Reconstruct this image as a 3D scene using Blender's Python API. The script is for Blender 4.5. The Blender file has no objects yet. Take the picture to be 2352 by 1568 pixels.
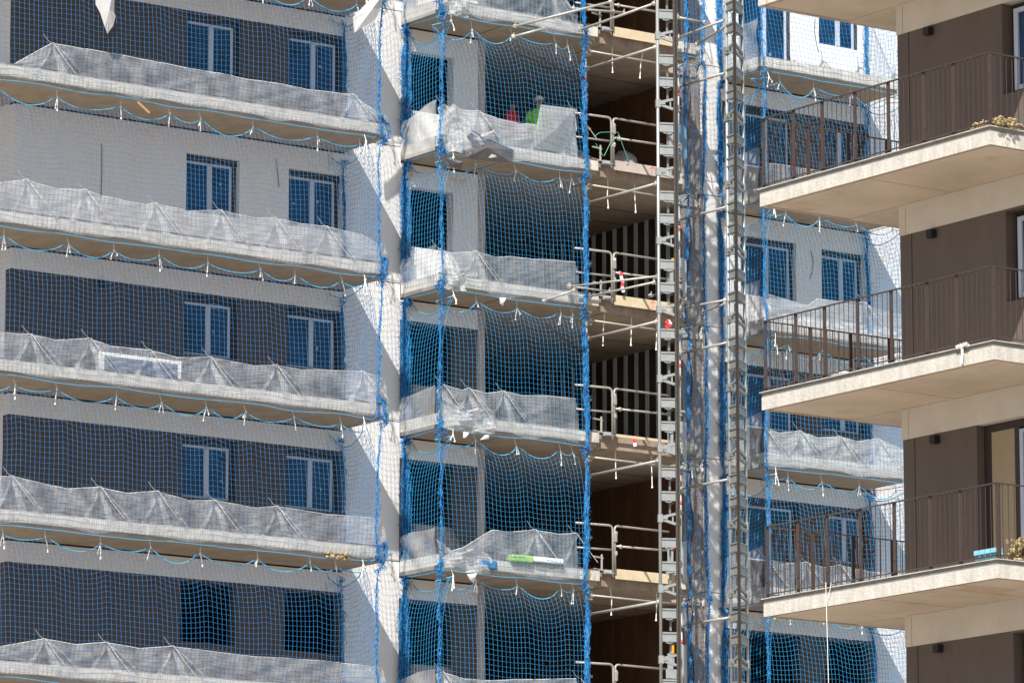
import bpy, bmesh, math, random
import numpy as np
from mathutils import Vector, Matrix
random.seed(7); rng=np.random.default_rng(7)
sc=bpy.context.scene; COL=sc.collection
R=math.radians
# ------------------------------------------------------------------ camera
FPX=11437.0; PITCH=math.atan(2126/FPX); AZ=R(54.3)
hd=np.array([math.cos(AZ),math.sin(AZ),0]); rt=np.array([math.sin(AZ),-math.cos(AZ),0]); ZZ=np.array([0,0,1.])
fw=hd*math.cos(PITCH)+ZZ*math.sin(PITCH); up=-hd*math.sin(PITCH)+ZZ*math.cos(PITCH)
CAM=np.array([-59.946,-87.993,1.6])
cd=bpy.data.cameras.new('camera'); cam=bpy.data.objects.new('camera',cd); COL.objects.link(cam); sc.camera=cam
cd.sensor_width=36; cd.lens=36*FPX/2352; cd.clip_start=1; cd.clip_end=5000
M=Matrix([[rt[0],up[0],-fw[0],CAM[0]],[rt[1],up[1],-fw[1],CAM[1]],[rt[2],up[2],-fw[2],CAM[2]],[0,0,0,1]])
cam.matrix_world=M
# measured points of the survey, laid onto the real wall / slab planes of the buildings
def ray(x,y): return rt*(x-1176)/FPX+up*(784-y)/FPX+fw
def onY(x,y,Y): t=(Y-CAM[1])/ray(x,y)[1]; return CAM+ray(x,y)*t
def onX(x,y,X): t=(X-CAM[0])/ray(x,y)[0]; return CAM+ray(x,y)*t
# ------------------------------------------------------------------ light
SUN=Vector((0.70,0.635,-1.0)).normalized()
ELEV=math.asin(-SUN.z); ROT=math.atan2(-SUN.x,-SUN.y)
w=bpy.data.worlds.new('World'); sc.world=w; w.use_nodes=True
nt=w.node_tree; nt.nodes.clear()
sk=nt.nodes.new('ShaderNodeTexSky'); sk.sky_type='NISHITA'; sk.sun_disc=False; sk.sun_elevation=ELEV; sk.sun_rotation=ROT
sk.air_density=1.0; sk.dust_density=1.2; sk.ozone_density=1.0
bg=nt.nodes.new('ShaderNodeBackground'); bg.inputs[1].default_value=0.078
wo=nt.nodes.new('ShaderNodeOutputWorld'); nt.links.new(sk.outputs[0],bg.inputs[0]); nt.links.new(bg.outputs[0],wo.inputs[0])
sl=bpy.data.lights.new('sun','SUN'); sl.energy=5.0; sl.angle=R(0.5); sl.color=(1.0,0.975,0.935)
so=bpy.data.objects.new('sun',sl); COL.objects.link(so); so.rotation_euler=SUN.to_track_quat('-Z','Y').to_euler(); so.location=(-60,-60,120)
sc.view_settings.view_transform='Standard'; sc.view_settings.look='None'; sc.view_settings.exposure=0.66; sc.view_settings.gamma=1
sc.view_settings.use_curve_mapping=False
sc.render.engine='CYCLES'
sc.cycles.max_bounces=8; sc.cycles.diffuse_bounces=4; sc.cycles.transparent_max_bounces=24
# ------------------------------------------------------------------ materials
MAT={}
def mat(name,col,rough=.8,metal=0,noise=0,nscale=4,col2=None,bump=0,bscale=40,spec=.4,streak=0,wear_or_light=None):
    m=bpy.data.materials.new(name); m.use_nodes=True; n=m.node_tree; b=n.nodes['Principled BSDF']
    b.inputs['Base Color'].default_value=(*col,1); b.inputs['Roughness'].default_value=rough; b.inputs['Metallic'].default_value=metal
    b.inputs['Specular IOR Level'].default_value=spec
    tc=n.nodes.new('ShaderNodeTexCoord'); last=None
    if noise:
        c2=col2 or tuple(c*(1-noise) for c in col)
        t=n.nodes.new('ShaderNodeTexNoise'); t.inputs['Scale'].default_value=nscale; t.inputs['Detail'].default_value=8; t.inputs['Roughness'].default_value=.65
        mp=n.nodes.new('ShaderNodeMapping'); mp.inputs['Scale'].default_value=(1,1,.25 if streak else 1)
        n.links.new(tc.outputs['Object'],mp.inputs[0]); n.links.new(mp.outputs[0],t.inputs[0])
        r=n.nodes.new('ShaderNodeValToRGB'); r.color_ramp.elements[0].position=.35; r.color_ramp.elements[1].position=.68
        r.color_ramp.elements[0].color=(*c2,1); r.color_ramp.elements[1].color=(*col,1)
        n.links.new(t.outputs[0],r.inputs[0]); last=r.outputs[0]
        if wear_or_light:
            wc,ws,wp=wear_or_light
            t2=n.nodes.new('ShaderNodeTexNoise'); t2.inputs['Scale'].default_value=ws; t2.inputs['Detail'].default_value=10; t2.inputs['Roughness'].default_value=.7
            mp2=n.nodes.new('ShaderNodeMapping'); mp2.inputs['Location'].default_value=(3.3,1.7,9.1); mp2.inputs['Scale'].default_value=(1,1,.35 if streak else 1)
            n.links.new(tc.outputs['Object'],mp2.inputs[0]); n.links.new(mp2.outputs[0],t2.inputs[0])
            r2=n.nodes.new('ShaderNodeValToRGB'); r2.color_ramp.elements[0].position=wp; r2.color_ramp.elements[1].position=wp+.12
            n.links.new(t2.outputs[0],r2.inputs[0])
            mx=n.nodes.new('ShaderNodeMixRGB'); mx.inputs[2].default_value=(*wc,1)
            n.links.new(r2.outputs[0],mx.inputs[0]); n.links.new(last,mx.inputs[1]); last=mx.outputs[0]
        n.links.new(last,b.inputs['Base Color'])
    if bump:
        t=n.nodes.new('ShaderNodeTexNoise'); t.inputs['Scale'].default_value=bscale; t.inputs['Detail'].default_value=6
        n.links.new(tc.outputs['Object'],t.inputs[0]); bp=n.nodes.new('ShaderNodeBump'); bp.inputs['Strength'].default_value=bump; bp.inputs['Distance'].default_value=.02
        n.links.new(t.outputs[0],bp.inputs['Height']); n.links.new(bp.outputs[0],b.inputs['Normal'])
    MAT[name]=m; return m
mat('white_render',(.70,.68,.655),.9,noise=.06,nscale=2.5,bump=.15,bscale=60,wear_or_light=((.64,.61,.57),1.3,.62),streak=1)
mat('brown_cladding',(.076,.057,.048),.75,noise=.15,nscale=3,bump=.1,streak=1)
mat('brown_wall',(.125,.097,.082),.75,noise=.16,nscale=1.6,bump=.12,streak=1,wear_or_light=((.10,.077,.066),2.3,.58))
mat('slab_front',(.62,.585,.51),.85,noise=.3,nscale=5,bump=.3,bscale=30,streak=1,wear_or_light=((.34,.30,.25),3.5,.54))
mat('concrete',(.41,.34,.265),.9,noise=.25,nscale=2.2,bump=.25,bscale=25,wear_or_light=((.3,.235,.17),1.2,.58))
mat('raw_edge',(.36,.27,.2),.9,noise=.4,nscale=5,bump=.3,streak=1,wear_or_light=((.22,.17,.13),7,.52))
mat('soffit',(.60,.50,.395),.85,noise=.2,nscale=.9,bump=.1,wear_or_light=((.40,.28,.18),.7,.55))
mat('fascia',(.62,.57,.50),.85,noise=.12,nscale=1.5,wear_or_light=((.5,.42,.33),1.0,.62))
mat('balcony_edge',(.57,.53,.465),.85,noise=.28,nscale=7,bump=.5,bscale=22,streak=1,wear_or_light=((.36,.29,.21),6,.6))
mat('edge_shade_grey',(.25,.24,.22),.8,noise=.3,nscale=9)  # grey that paints the shade below the balcony flashing
mat('joint_dark',(.03,.022,.018),.9)
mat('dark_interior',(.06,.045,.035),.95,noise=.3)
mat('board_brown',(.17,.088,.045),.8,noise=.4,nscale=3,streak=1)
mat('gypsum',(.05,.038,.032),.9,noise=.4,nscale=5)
mat('window_frame',(.44,.50,.60),.4,noise=.08)
mat('cream_panel',(.34,.27,.17),.7,noise=.1)
mat('frame_dark',(.035,.024,.02),.6)
g=mat('glass',(.010,.045,.13),.06,spec=.5,noise=.5,nscale=1.1,col2=(.003,.012,.03)); mat('net_sunlit_tint',(.05,.38,.66),.5,noise=.3,nscale=6,col2=(.02,.24,.56)); mat('net_gathered',(.02,.27,.58),.6,noise=.5,nscale=9,col2=(.006,.075,.24)); mat('edge_trim',(.16,.11,.08),.6,noise=.3); mat('plastic_dark',(.13,.12,.12),.5,noise=.3)  # paler cyan net copy has the sunlight on its strands painted in
mat('galvanised',(.33,.34,.33),.42,metal=.35,noise=.18,nscale=9,wear_or_light=((.36,.32,.27),11,.62))
mat('tube_steel',(.43,.405,.355),.5,metal=.3,noise=.25,nscale=14,wear_or_light=((.38,.28,.2),16,.58))
mat('rack_dark',(.13,.11,.09),.45,metal=.5,noise=.4,nscale=20)
mat('stud_metal',(.68,.71,.74),.45,metal=.15,noise=.15)
mat('red_paint',(.75,.06,.03),.5)
mat('railing_paint',(.062,.042,.034),.5,noise=.15,nscale=12)
mat('lamp_black',(.012,.012,.016),.5)
mat('net_blue',(.035,.27,.58),.55,noise=.35,nscale=6,col2=(.018,.17,.44))
mat('rope_blue',(.08,.36,.58),.6)
mat('rope_white',(.72,.69,.62),.8)
mat('plank_wood',(.62,.5,.33),.8,noise=.2,nscale=5,wear_or_light=((.42,.3,.18),7,.6))
mat('plaster_board',(.5,.42,.36),.85,noise=.2,nscale=4)
mat('insulation',(.5,.38,.2),.95,noise=.5,nscale=14,bump=.6)
mat('cyan_plastic',(.22,.48,.55),.4,noise=.1)
mat('skin',(.32,.17,.11),.6); mat('helmet_white',(.72,.72,.7),.35); mat('vest_green',(.25,.62,.03),.7); mat('cloth_red',(.62,.02,.02),.8); mat('cloth_dark',(.03,.035,.05),.9)
mat('plastic_grey',(.34,.32,.3),.45,noise=.4,nscale=5,bump=.6,bscale=9)
mat('tape_red',(.7,.05,.05),.6); mat('tape_white',(.75,.72,.7),.6); mat('sticker_pale',(.22,.36,.36),.6); mat('orange',(.9,.35,.02),.5); mat('green_strap',(.1,.42,.3),.5)
mat('plate_grey',(.42,.44,.44),.5,metal=.2,noise=.2); mat('plate_blue',(.16,.28,.4),.5,metal=.2,noise=.2)
mat('parcel_green',(.30,.50,.16),.6,noise=.3,nscale=9); mat('parcel_blue',(.06,.2,.42),.6,noise=.5,nscale=9)
mat('rough_column',(.30,.24,.185),.95,noise=.45,nscale=5,bump=.6,wear_or_light=((.5,.44,.36),4,.6),streak=1); mat('cable_black',(.015,.015,.018),.6)  # column's pale streaks paint mottled sunlight falling through the nets
mat('stick_wood',(.34,.2,.08),.8)
mat('ground_soil',(.42,.37,.31),.95,noise=.25,nscale=.2)
def gauze_mat(name,dens,col):
    m=bpy.data.materials.new(name); m.use_nodes=True; n=m.node_tree; n.nodes.clear()
    o=n.nodes.new('ShaderNodeOutputMaterial'); tr=n.nodes.new('ShaderNodeBsdfTransparent'); di=n.nodes.new('ShaderNodeBsdfDiffuse'); tl=n.nodes.new('ShaderNodeBsdfTranslucent'); gl=n.nodes.new('ShaderNodeBsdfGlossy')
    di.inputs[0].default_value=(*col,1); tl.inputs[0].default_value=(*col,1); gl.inputs['Roughness'].default_value=.35; gl.inputs[0].default_value=(.9,.9,.9,1)
    a=n.nodes.new('ShaderNodeMixShader'); a.inputs[0].default_value=.3; n.links.new(di.outputs[0],a.inputs[1]); n.links.new(tl.outputs[0],a.inputs[2])
    b=n.nodes.new('ShaderNodeMixShader'); b.inputs[0].default_value=.06; n.links.new(a.outputs[0],b.inputs[1]); n.links.new(gl.outputs[0],b.inputs[2])
    c=n.nodes.new('ShaderNodeMixShader'); n.links.new(tr.outputs[0],c.inputs[1]); n.links.new(b.outputs[0],c.inputs[2])
    tc=n.nodes.new('ShaderNodeTexCoord'); mp=n.nodes.new('ShaderNodeMapping'); mp.inputs['Scale'].default_value=(1.6,1.6,.9); n.links.new(tc.outputs['Object'],mp.inputs[0])
    t=n.nodes.new('ShaderNodeTexNoise'); t.inputs['Scale'].default_value=2.0; t.inputs['Detail'].default_value=3; n.links.new(mp.outputs[0],t.inputs[0])
    mr=n.nodes.new('ShaderNodeMapRange'); mr.inputs[1].default_value=.3; mr.inputs[2].default_value=.75; mr.inputs[3].default_value=dens-.13; mr.inputs[4].default_value=dens+.16
    n.links.new(t.outputs[0],mr.inputs[0]); n.links.new(mr.outputs[0],c.inputs[0]); n.links.new(c.outputs[0],o.inputs[0]); MAT[name]=m
gauze_mat('gauze',.33,(.64,.63,.62)); gauze_mat('gauze_dense',.74,(.70,.69,.67)); gauze_mat('gauze_mid',.55,(.68,.67,.65)); gauze_mat('curtain_cloth',.5,(.34,.32,.29)); gauze_mat('gauze_board',.45,(.5,.49,.48)); gauze_mat('gauze_fold',.30,(.72,.71,.70)); gauze_mat('film',.3,(.8,.8,.82))
# ------------------------------------------------------------------ builders
class MB:
    def __init__(s): s.v=[]; s.f=[]
    def add(s,vs,fs):
        b=len(s.v); s.v+= [tuple(map(float,p)) for p in vs]; s.f+=[tuple(b+i for i in f) for f in fs]; return s
    def box(s,x0,x1,y0,y1,z0,z1):
        return s.add([(x0,y0,z0),(x1,y0,z0),(x1,y1,z0),(x0,y1,z0),(x0,y0,z1),(x1,y0,z1),(x1,y1,z1),(x0,y1,z1)],
            [(0,3,2,1),(4,5,6,7),(0,1,5,4),(1,2,6,5),(2,3,7,6),(3,0,4,7)])
    def beam(s,p,q,h,t,upv=(0,0,1)):       # rectangular bar p->q, height h along up, thickness t
        p=np.array(p,float);q=np.array(q,float);d=q-p;d/=np.linalg.norm(d);u=np.array(upv,float);n=np.cross(d,u);n/=np.linalg.norm(n);u=np.cross(n,d)
        vs=[]
        for c in (p,q):
            for a,b in((-1,-1),(1,-1),(1,1),(-1,1)): vs.append(c+n*a*t/2+u*b*h/2)
        return s.add(vs,[(0,1,2,3),(7,6,5,4),(0,4,5,1),(1,5,6,2),(2,6,7,3),(3,7,4,0)])
    def tube(s,pts,r,n=8,cap=True,r2=None):
        P=[np.array(p,float) for p in pts]; m=len(P); base=len(s.v); u=None
        for i in range(m):
            d=P[min(i+1,m-1)]-P[max(i-1,0)]; L=np.linalg.norm(d); d=d/(L if L>1e-9 else 1)
            if u is None: u=np.cross(d,(0,0,1) if abs(d[2])<.9 else (1,0,0))
            else: u=u-d*(u@d)
            u=u/np.linalg.norm(u); v=np.cross(d,u); rr=r if r2 is None else r+(r2-r)*i/(m-1)
            for k in range(n):
                a=2*math.pi*k/n; s.v.append(tuple(P[i]+rr*(math.cos(a)*u+math.sin(a)*v)))
        for i in range(m-1):
            for k in range(n):
                a=base+i*n+k;b=base+i*n+(k+1)%n; s.f.append((a,b,b+n,a+n))
        if cap: s.f.append(tuple(base+k for k in range(n))[::-1]); s.f.append(tuple(base+(m-1)*n+k for k in range(n)))
        return s
    def ball(s,c,rx,ry=None,rz=None,n=8,jit=0):
        ry=ry or rx; rz=rz or rx; vs=[];fs=[]
        for i in range(1,n):
            for j in range(n*2):
                a=math.pi*i/n;b=math.pi*j/n;q=1+random.uniform(-jit,jit)
                vs.append((c[0]+rx*q*math.sin(a)*math.cos(b),c[1]+ry*q*math.sin(a)*math.sin(b),c[2]+rz*q*math.cos(a)))
        t=len(vs); vs+=[(c[0],c[1],c[2]+rz),(c[0],c[1],c[2]-rz)]; m=n*2
        for i in range(n-2):
            for j in range(m): fs.append((i*m+j,(i+1)*m+j,(i+1)*m+(j+1)%m,i*m+(j+1)%m))
        for j in range(m): fs.append((t,j,(j+1)%m)); fs.append((t+1,(n-2)*m+(j+1)%m,(n-2)*m+j))
        return s.add(vs,fs)
    def build(s,name,m,parent=None,smooth=False,loc=None):
        me=bpy.data.meshes.new(name); me.from_pydata(s.v,[],s.f); me.materials.append(MAT[m])
        if smooth: me.polygons.foreach_set('use_smooth',[True]*len(me.polygons))
        o=bpy.data.objects.new(name,me); COL.objects.link(o)
        if parent is not None: o.parent=parent; 
        if loc: o.location=loc
        return o
def tag(o,label=None,cat=None,group=None,kind=None):
    if label: o['label']=label
    if cat: o['category']=cat
    if group: o['group']=group
    if kind: o['kind']=kind
    return o
def empty(name,loc,label,cat,group=None):
    o=bpy.data.objects.new(name,None); COL.objects.link(o); o.location=loc; o.empty_display_size=.2; tag(o,label,cat,group)
    return o
def under(o,p):   # parent keeping world coordinates of the mesh
    o.parent=p; o.matrix_parent_inverse=Matrix.Translation(-Vector(p.location)); return o
def part(mb,name,m,p,smooth=False): return under(mb.build(name,m,None,smooth),p)
ORD={-2:'first',-1:'top',0:'second',1:'third',2:'fourth',3:'fifth',4:'sixth'}
SOUTH=['above the top storey','on the top full storey','on the second storey down','on the third storey down','on the fourth storey down','on the lowest visible storey','below the lowest storey']
def storey(j): return SOUTH[j+2]
zk=lambda k:25.43-3.055*k
TH=.32
# ------------------------------------------------------------------ ground
g=MB().add([(-900,-900,0),(900,-900,0),(900,900,0),(-900,900,0)],[(0,1,2,3)]).build('ground','ground_soil'); tag(g,kind='structure')
# ------------------------------------------------------------------ main building
XL=-9.45; XR=15.6
bld=empty('apartment_building',(3,4,0),'white and brown apartment block under construction with netted balconies and an open hoist bay','building')
def wall_panel(x0,x1,z0,z1,holes,y0=0,y1=.25):
    mb=MB(); xs=sorted({x0,x1}|{h[0] for h in holes}|{h[1] for h in holes}); zs=sorted({z0,z1}|{h[2] for h in holes if z0<h[2]<z1}|{h[3] for h in holes if z0<h[3]<z1})
    for a,b in zip(xs,xs[1:]):
        run=None
        for c,d in zip(zs,zs[1:]):
            cx,cz=(a+b)/2,(c+d)/2
            inh=any(h[0]<cx<h[1] and h[2]<cz<h[3] for h in holes)
            if inh: 
                if run: mb.box(a,b,y0,y1,run[0],run[1]); run=None
            else: run=(run[0],d) if run else (c,d)
        if run: mb.box(a,b,y0,y1,run[0],run[1])
    return mb
def make_window(x0,x1,z0,z1,brown,split=.47,frame=True,stick=True):
    w_=MB(); y=.13
    w_.box(x0+.003,x1-.003,y-.03,y+.07,z1-.13,z1-.003)                       # shutter box
    b=part(w_,'shutter_box','frame_dark',bld)
    zt=z1-.13; fr=MB(); f=.055; xm=x0+(x1-x0)*split
    fr.box(x0+.003,x0+f,y,y+.06,z0+.003,zt-.003); fr.box(x1-.18,x1-.12,y,y+.06,z0+.003,zt-.003)
    fr.box(x0+f,x1-.18,y+.002,y+.058,zt-f-.003,zt-.003); fr.box(x0+f,x1-.18,y+.002,y+.058,z0+.003,z0+f)
    fr.box(xm-.03,xm+.085,y-.02,y+.05,z0+f+.001,zt-f-.005)
    fo=part(fr,'window','window_frame',bld)
    for a_,b_ in((x0+f,xm-.03),(xm+.085,x1-.18)):
        pane=part(MB().box(a_,b_,y+.02,y+.03,z0+f,zt-f),'pane','glass',bld); pane.parent=fo; pane.matrix_parent_inverse=Matrix()
    dk=MB().box(x1-.12,x1-.003,y+.01,y+.05,z0+.003,zt-.003); part(dk,'window_side_panel','frame_dark',bld)
    if stick:
        for k in range(2):
            if random.random()<.45: continue
            s=MB(); cx=random.uniform(x0+.15,xm-.15) if k==0 else random.uniform(xm+.15,x1-.3); cz=random.uniform(z0+.35,z0+.75)
            s.box(cx,cx+random.uniform(.035,.06),y+.012,y+.018,cz,cz+random.uniform(.04,.08))
            st=part(s,'sticker','sticker_pale',bld); st.parent=fo; st.matrix_parent_inverse=Matrix()
LH=[(-5.24,-3.90),(-2.64,-1.26)]; CH=[(.54,1.69)]; RH=[(9.75,11.39),(12.15,13.43)]
for j in range(-2,5):
    zt=zk(j); zf=zk(j+1)+TH            # ceiling / floor of this storey
    brown = j in(-1,1,2,3,4)
    top=zt-.53
    hl=[(a,b,top-1.27,top) for a,b in LH]; hc=[(a,b,top-(1.34),top) for a,b in CH]; hr=[(RH[0][0],RH[0][1],top-1.36+(.0),top+.04),(RH[1][0],RH[1][1],top-1.21,top)]
    if j==-2: hr=[(hr[0][0],hr[0][1],hr[0][2]-.75,hr[0][3]),hr[1]]
    # white wall strips that run past the slabs (piers)
    for nm,x0,x1 in(('pier',-1.2,.28),('pier',8.66,9.25),('pier',13.55,XR)):
        part(wall_panel(x0,x1,zf-.0+.012,zt+TH-.008,[]),nm,'white_render',bld)
    zj=zt-.035
    if brown:
        part(wall_panel(XL,-1.2,zt-.47,zj,[]),'lintel_band','white_render',bld)
        part(wall_panel(XL,-1.2,zf+.01,zt-.47,hl,.012,.25),'cladding','brown_cladding',bld)
        if j==-1: part(wall_panel(.28,2.35,zf+.01,zj,hc),'wall','white_render',bld)
        else:
            part(wall_panel(.28,2.35,zt-.47,zj,[]),'lintel_band','white_render',bld)
            part(wall_panel(.28,2.35,zf+.01,zt-.47,hc,.012,.25),'cladding','brown_cladding',bld)
        part(wall_panel(9.25,13.55,zt-.45,zj,[]),'lintel_band','white_render',bld)
        part(wall_panel(9.25,13.55,zf+.01,zt-.45,[(a,b,c,min(d,zt-.451)) for a,b,c,d in hr],.012,.25),'cladding','brown_cladding',bld)
    else:
        part(wall_panel(XL,-1.2,zf+.01,zj,hl),'wall','white_render',bld)
        part(wall_panel(.28,2.35,zf+.01,zj,hc),'wall','white_render',bld)
        part(wall_panel(9.25,13.55,zf+.01,zj,hr),'wall','white_render',bld)
    if j<=2:
        for h in hl: make_window(h[0],h[1],h[2],h[3],brown,.47)
        for h in hr: make_window(h[0],h[1],h[2],min(h[3],zt-.46),brown,.5)
    # column beside the open bay
    part(MB().box(2.35,2.62,.10,.5,zf+.002,zt-.002),'column','plaster_board',bld)
    part(MB().box(8.10,8.655,.06,.38,zf+.002,zt-.002),'column','rough_column',bld)
    part(MB().tube([(8.28+.05*math.sin(q*.9+j),-.0+.02,zf+(zt-zf)*q/12) for q in range(13)],.018,5),'cable','cable_black',bld)
    # partition wall in the open bay
    if j in(0,1):
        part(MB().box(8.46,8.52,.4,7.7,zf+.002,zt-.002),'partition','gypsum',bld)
        for i in range(14):
            yy=.55+i*.41
            s=MB()
            for e in(0,.07):
                s.box(8.40,8.45,yy+e,yy+e+.02,zf+.003,zt-.003)
            part(s,'stud','stud_metal',bld)
    else:
        s=MB()
        for i in range(16):
            yy=.4+i*.45; s.box(8.36+(.035 if i%2 else 0),8.5,yy,yy+.44,zf+.002,zt-.002)
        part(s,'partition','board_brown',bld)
# dark backing behind shadow gaps, side and back walls
for k in range(-1,6):
    for a_,b_ in((XL+.02,2.34),(8.67,XR-.02)): part(MB().box(a_,b_,.06,.24,zk(k)-.034,zk(k)+TH+.011),'shadow_joint','joint_dark',bld)
part(MB().box(XL,XL+.22,.25,8,zk(5),zk(-2)+.4),'side_wall','white_render',bld)
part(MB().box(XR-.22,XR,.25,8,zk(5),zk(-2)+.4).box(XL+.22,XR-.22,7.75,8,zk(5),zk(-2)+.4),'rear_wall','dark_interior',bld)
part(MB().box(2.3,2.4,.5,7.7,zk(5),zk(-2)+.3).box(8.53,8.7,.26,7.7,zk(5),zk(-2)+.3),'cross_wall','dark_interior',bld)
part(MB().box(XL,XR,0,8,0,zk(5)-.005),'lower_wall','white_render',bld)
# slabs
DL=1.65; DC=1.45
for k in range(-2,6):
    z=zk(k)
    part(MB().box(XL+.23,2.29,.25,7.74,z,z+TH-.02).box(2.42,8.52,.02,7.74,z,z+TH-.02).box(8.72,XR-.23,.25,7.74,z,z+TH-.02),'floor_slab','concrete',bld)
    if k>=-1 or k==-2:
        # left balcony, wraps the corner
        def each(boxes,name,m):
            for b_ in boxes: part(MB().box(*b_),name,m,bld)
        q=.07
        each([(-12.53,-1.22,-DL+q,-.001,z+.001,z+TH-.02),(-12.6,XL-.002,0,6,z+.001,z+TH-.02),(.35,4.58,-DC+q,-.001,z+.001,z+TH-.02),(6.85,7.43,-DC+q,.018,z+.001,z+TH-.02),(4.582,6.848,-1.30,.018,z+.001,z+TH-.03)],'balcony_slab','concrete')
        each([(-12.6,-1.142,-DL,-DL+q-.001,z+.085,z+TH),(-1.219,-1.142,-DL+q,-.03,z+.085,z+TH),(.277,4.60,-DC,-DC+q-.001,z+.085,z+TH),(.277,.349,-DC+q,-.03,z+.085,z+TH),(6.83,7.505,-DC,-DC+q-.001,z+.085,z+TH),(7.431,7.507,-DC+q,-.01,z+.085,z+TH)],'edge_render','slab_front')
        each([(-12.6,-1.16,-DL-.016,-DL+.04,z+TH+.001,z+TH+.022),(.30,4.57,-DC-.012,-DC+.04,z+TH+.001,z+TH+.022)],'edge_trim','edge_trim')
        each([(4.602,6.828,-1.312,-1.301,z-.0,z+TH-.02)],'formed_edge','raw_edge')
    if k>=-1:
        each([(9.32,13.35,-DC+.07,-.001,z+.001,z+TH-.02)],'balcony_slab','concrete')
        each([(9.247,13.43,-DC,-DC+.069,z+.085,z+TH),(9.247,9.319,-DC+.07,-.03,z+.085,z+TH)],'edge_render','slab_front')
    # formwork joints under ceilings of the open bay
    fj=MB()
    for y in (1.3,2.55,3.8,5.05): fj.box(2.62,8.4,y,y+.02,z-.006,z-.001)
    for x in (2.1,4.9): fj.box(x,x+.012,-1.25,-.05,z-.005,z-.0005)
    part(fj,'formwork_joint','joint_dark',bld)
# little black wall lamps and cables on the facade
for j,px,py in((1,233,652),(-1,676,122),(1,674,1012-300)):
    p=onY(px,py,0); part(MB().box(p[0]-.06,p[0]+.06,-.1,.011,p[2]-.06,p[2]+.06),'wall_lamp','lamp_black',bld)
for pts in([(1872,45),(1871,75),(1876,105),(1881,120)],[(1862,575),(1868,600),(1866,625),(1860,640)],[(634,365),(638,400),(641,430)],[(234,330),(234,400),(232,455)]):
    part(MB().tube([onY(x,y,-.012) for x,y in pts],.007,5),'cable','cable_black',bld)
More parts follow.
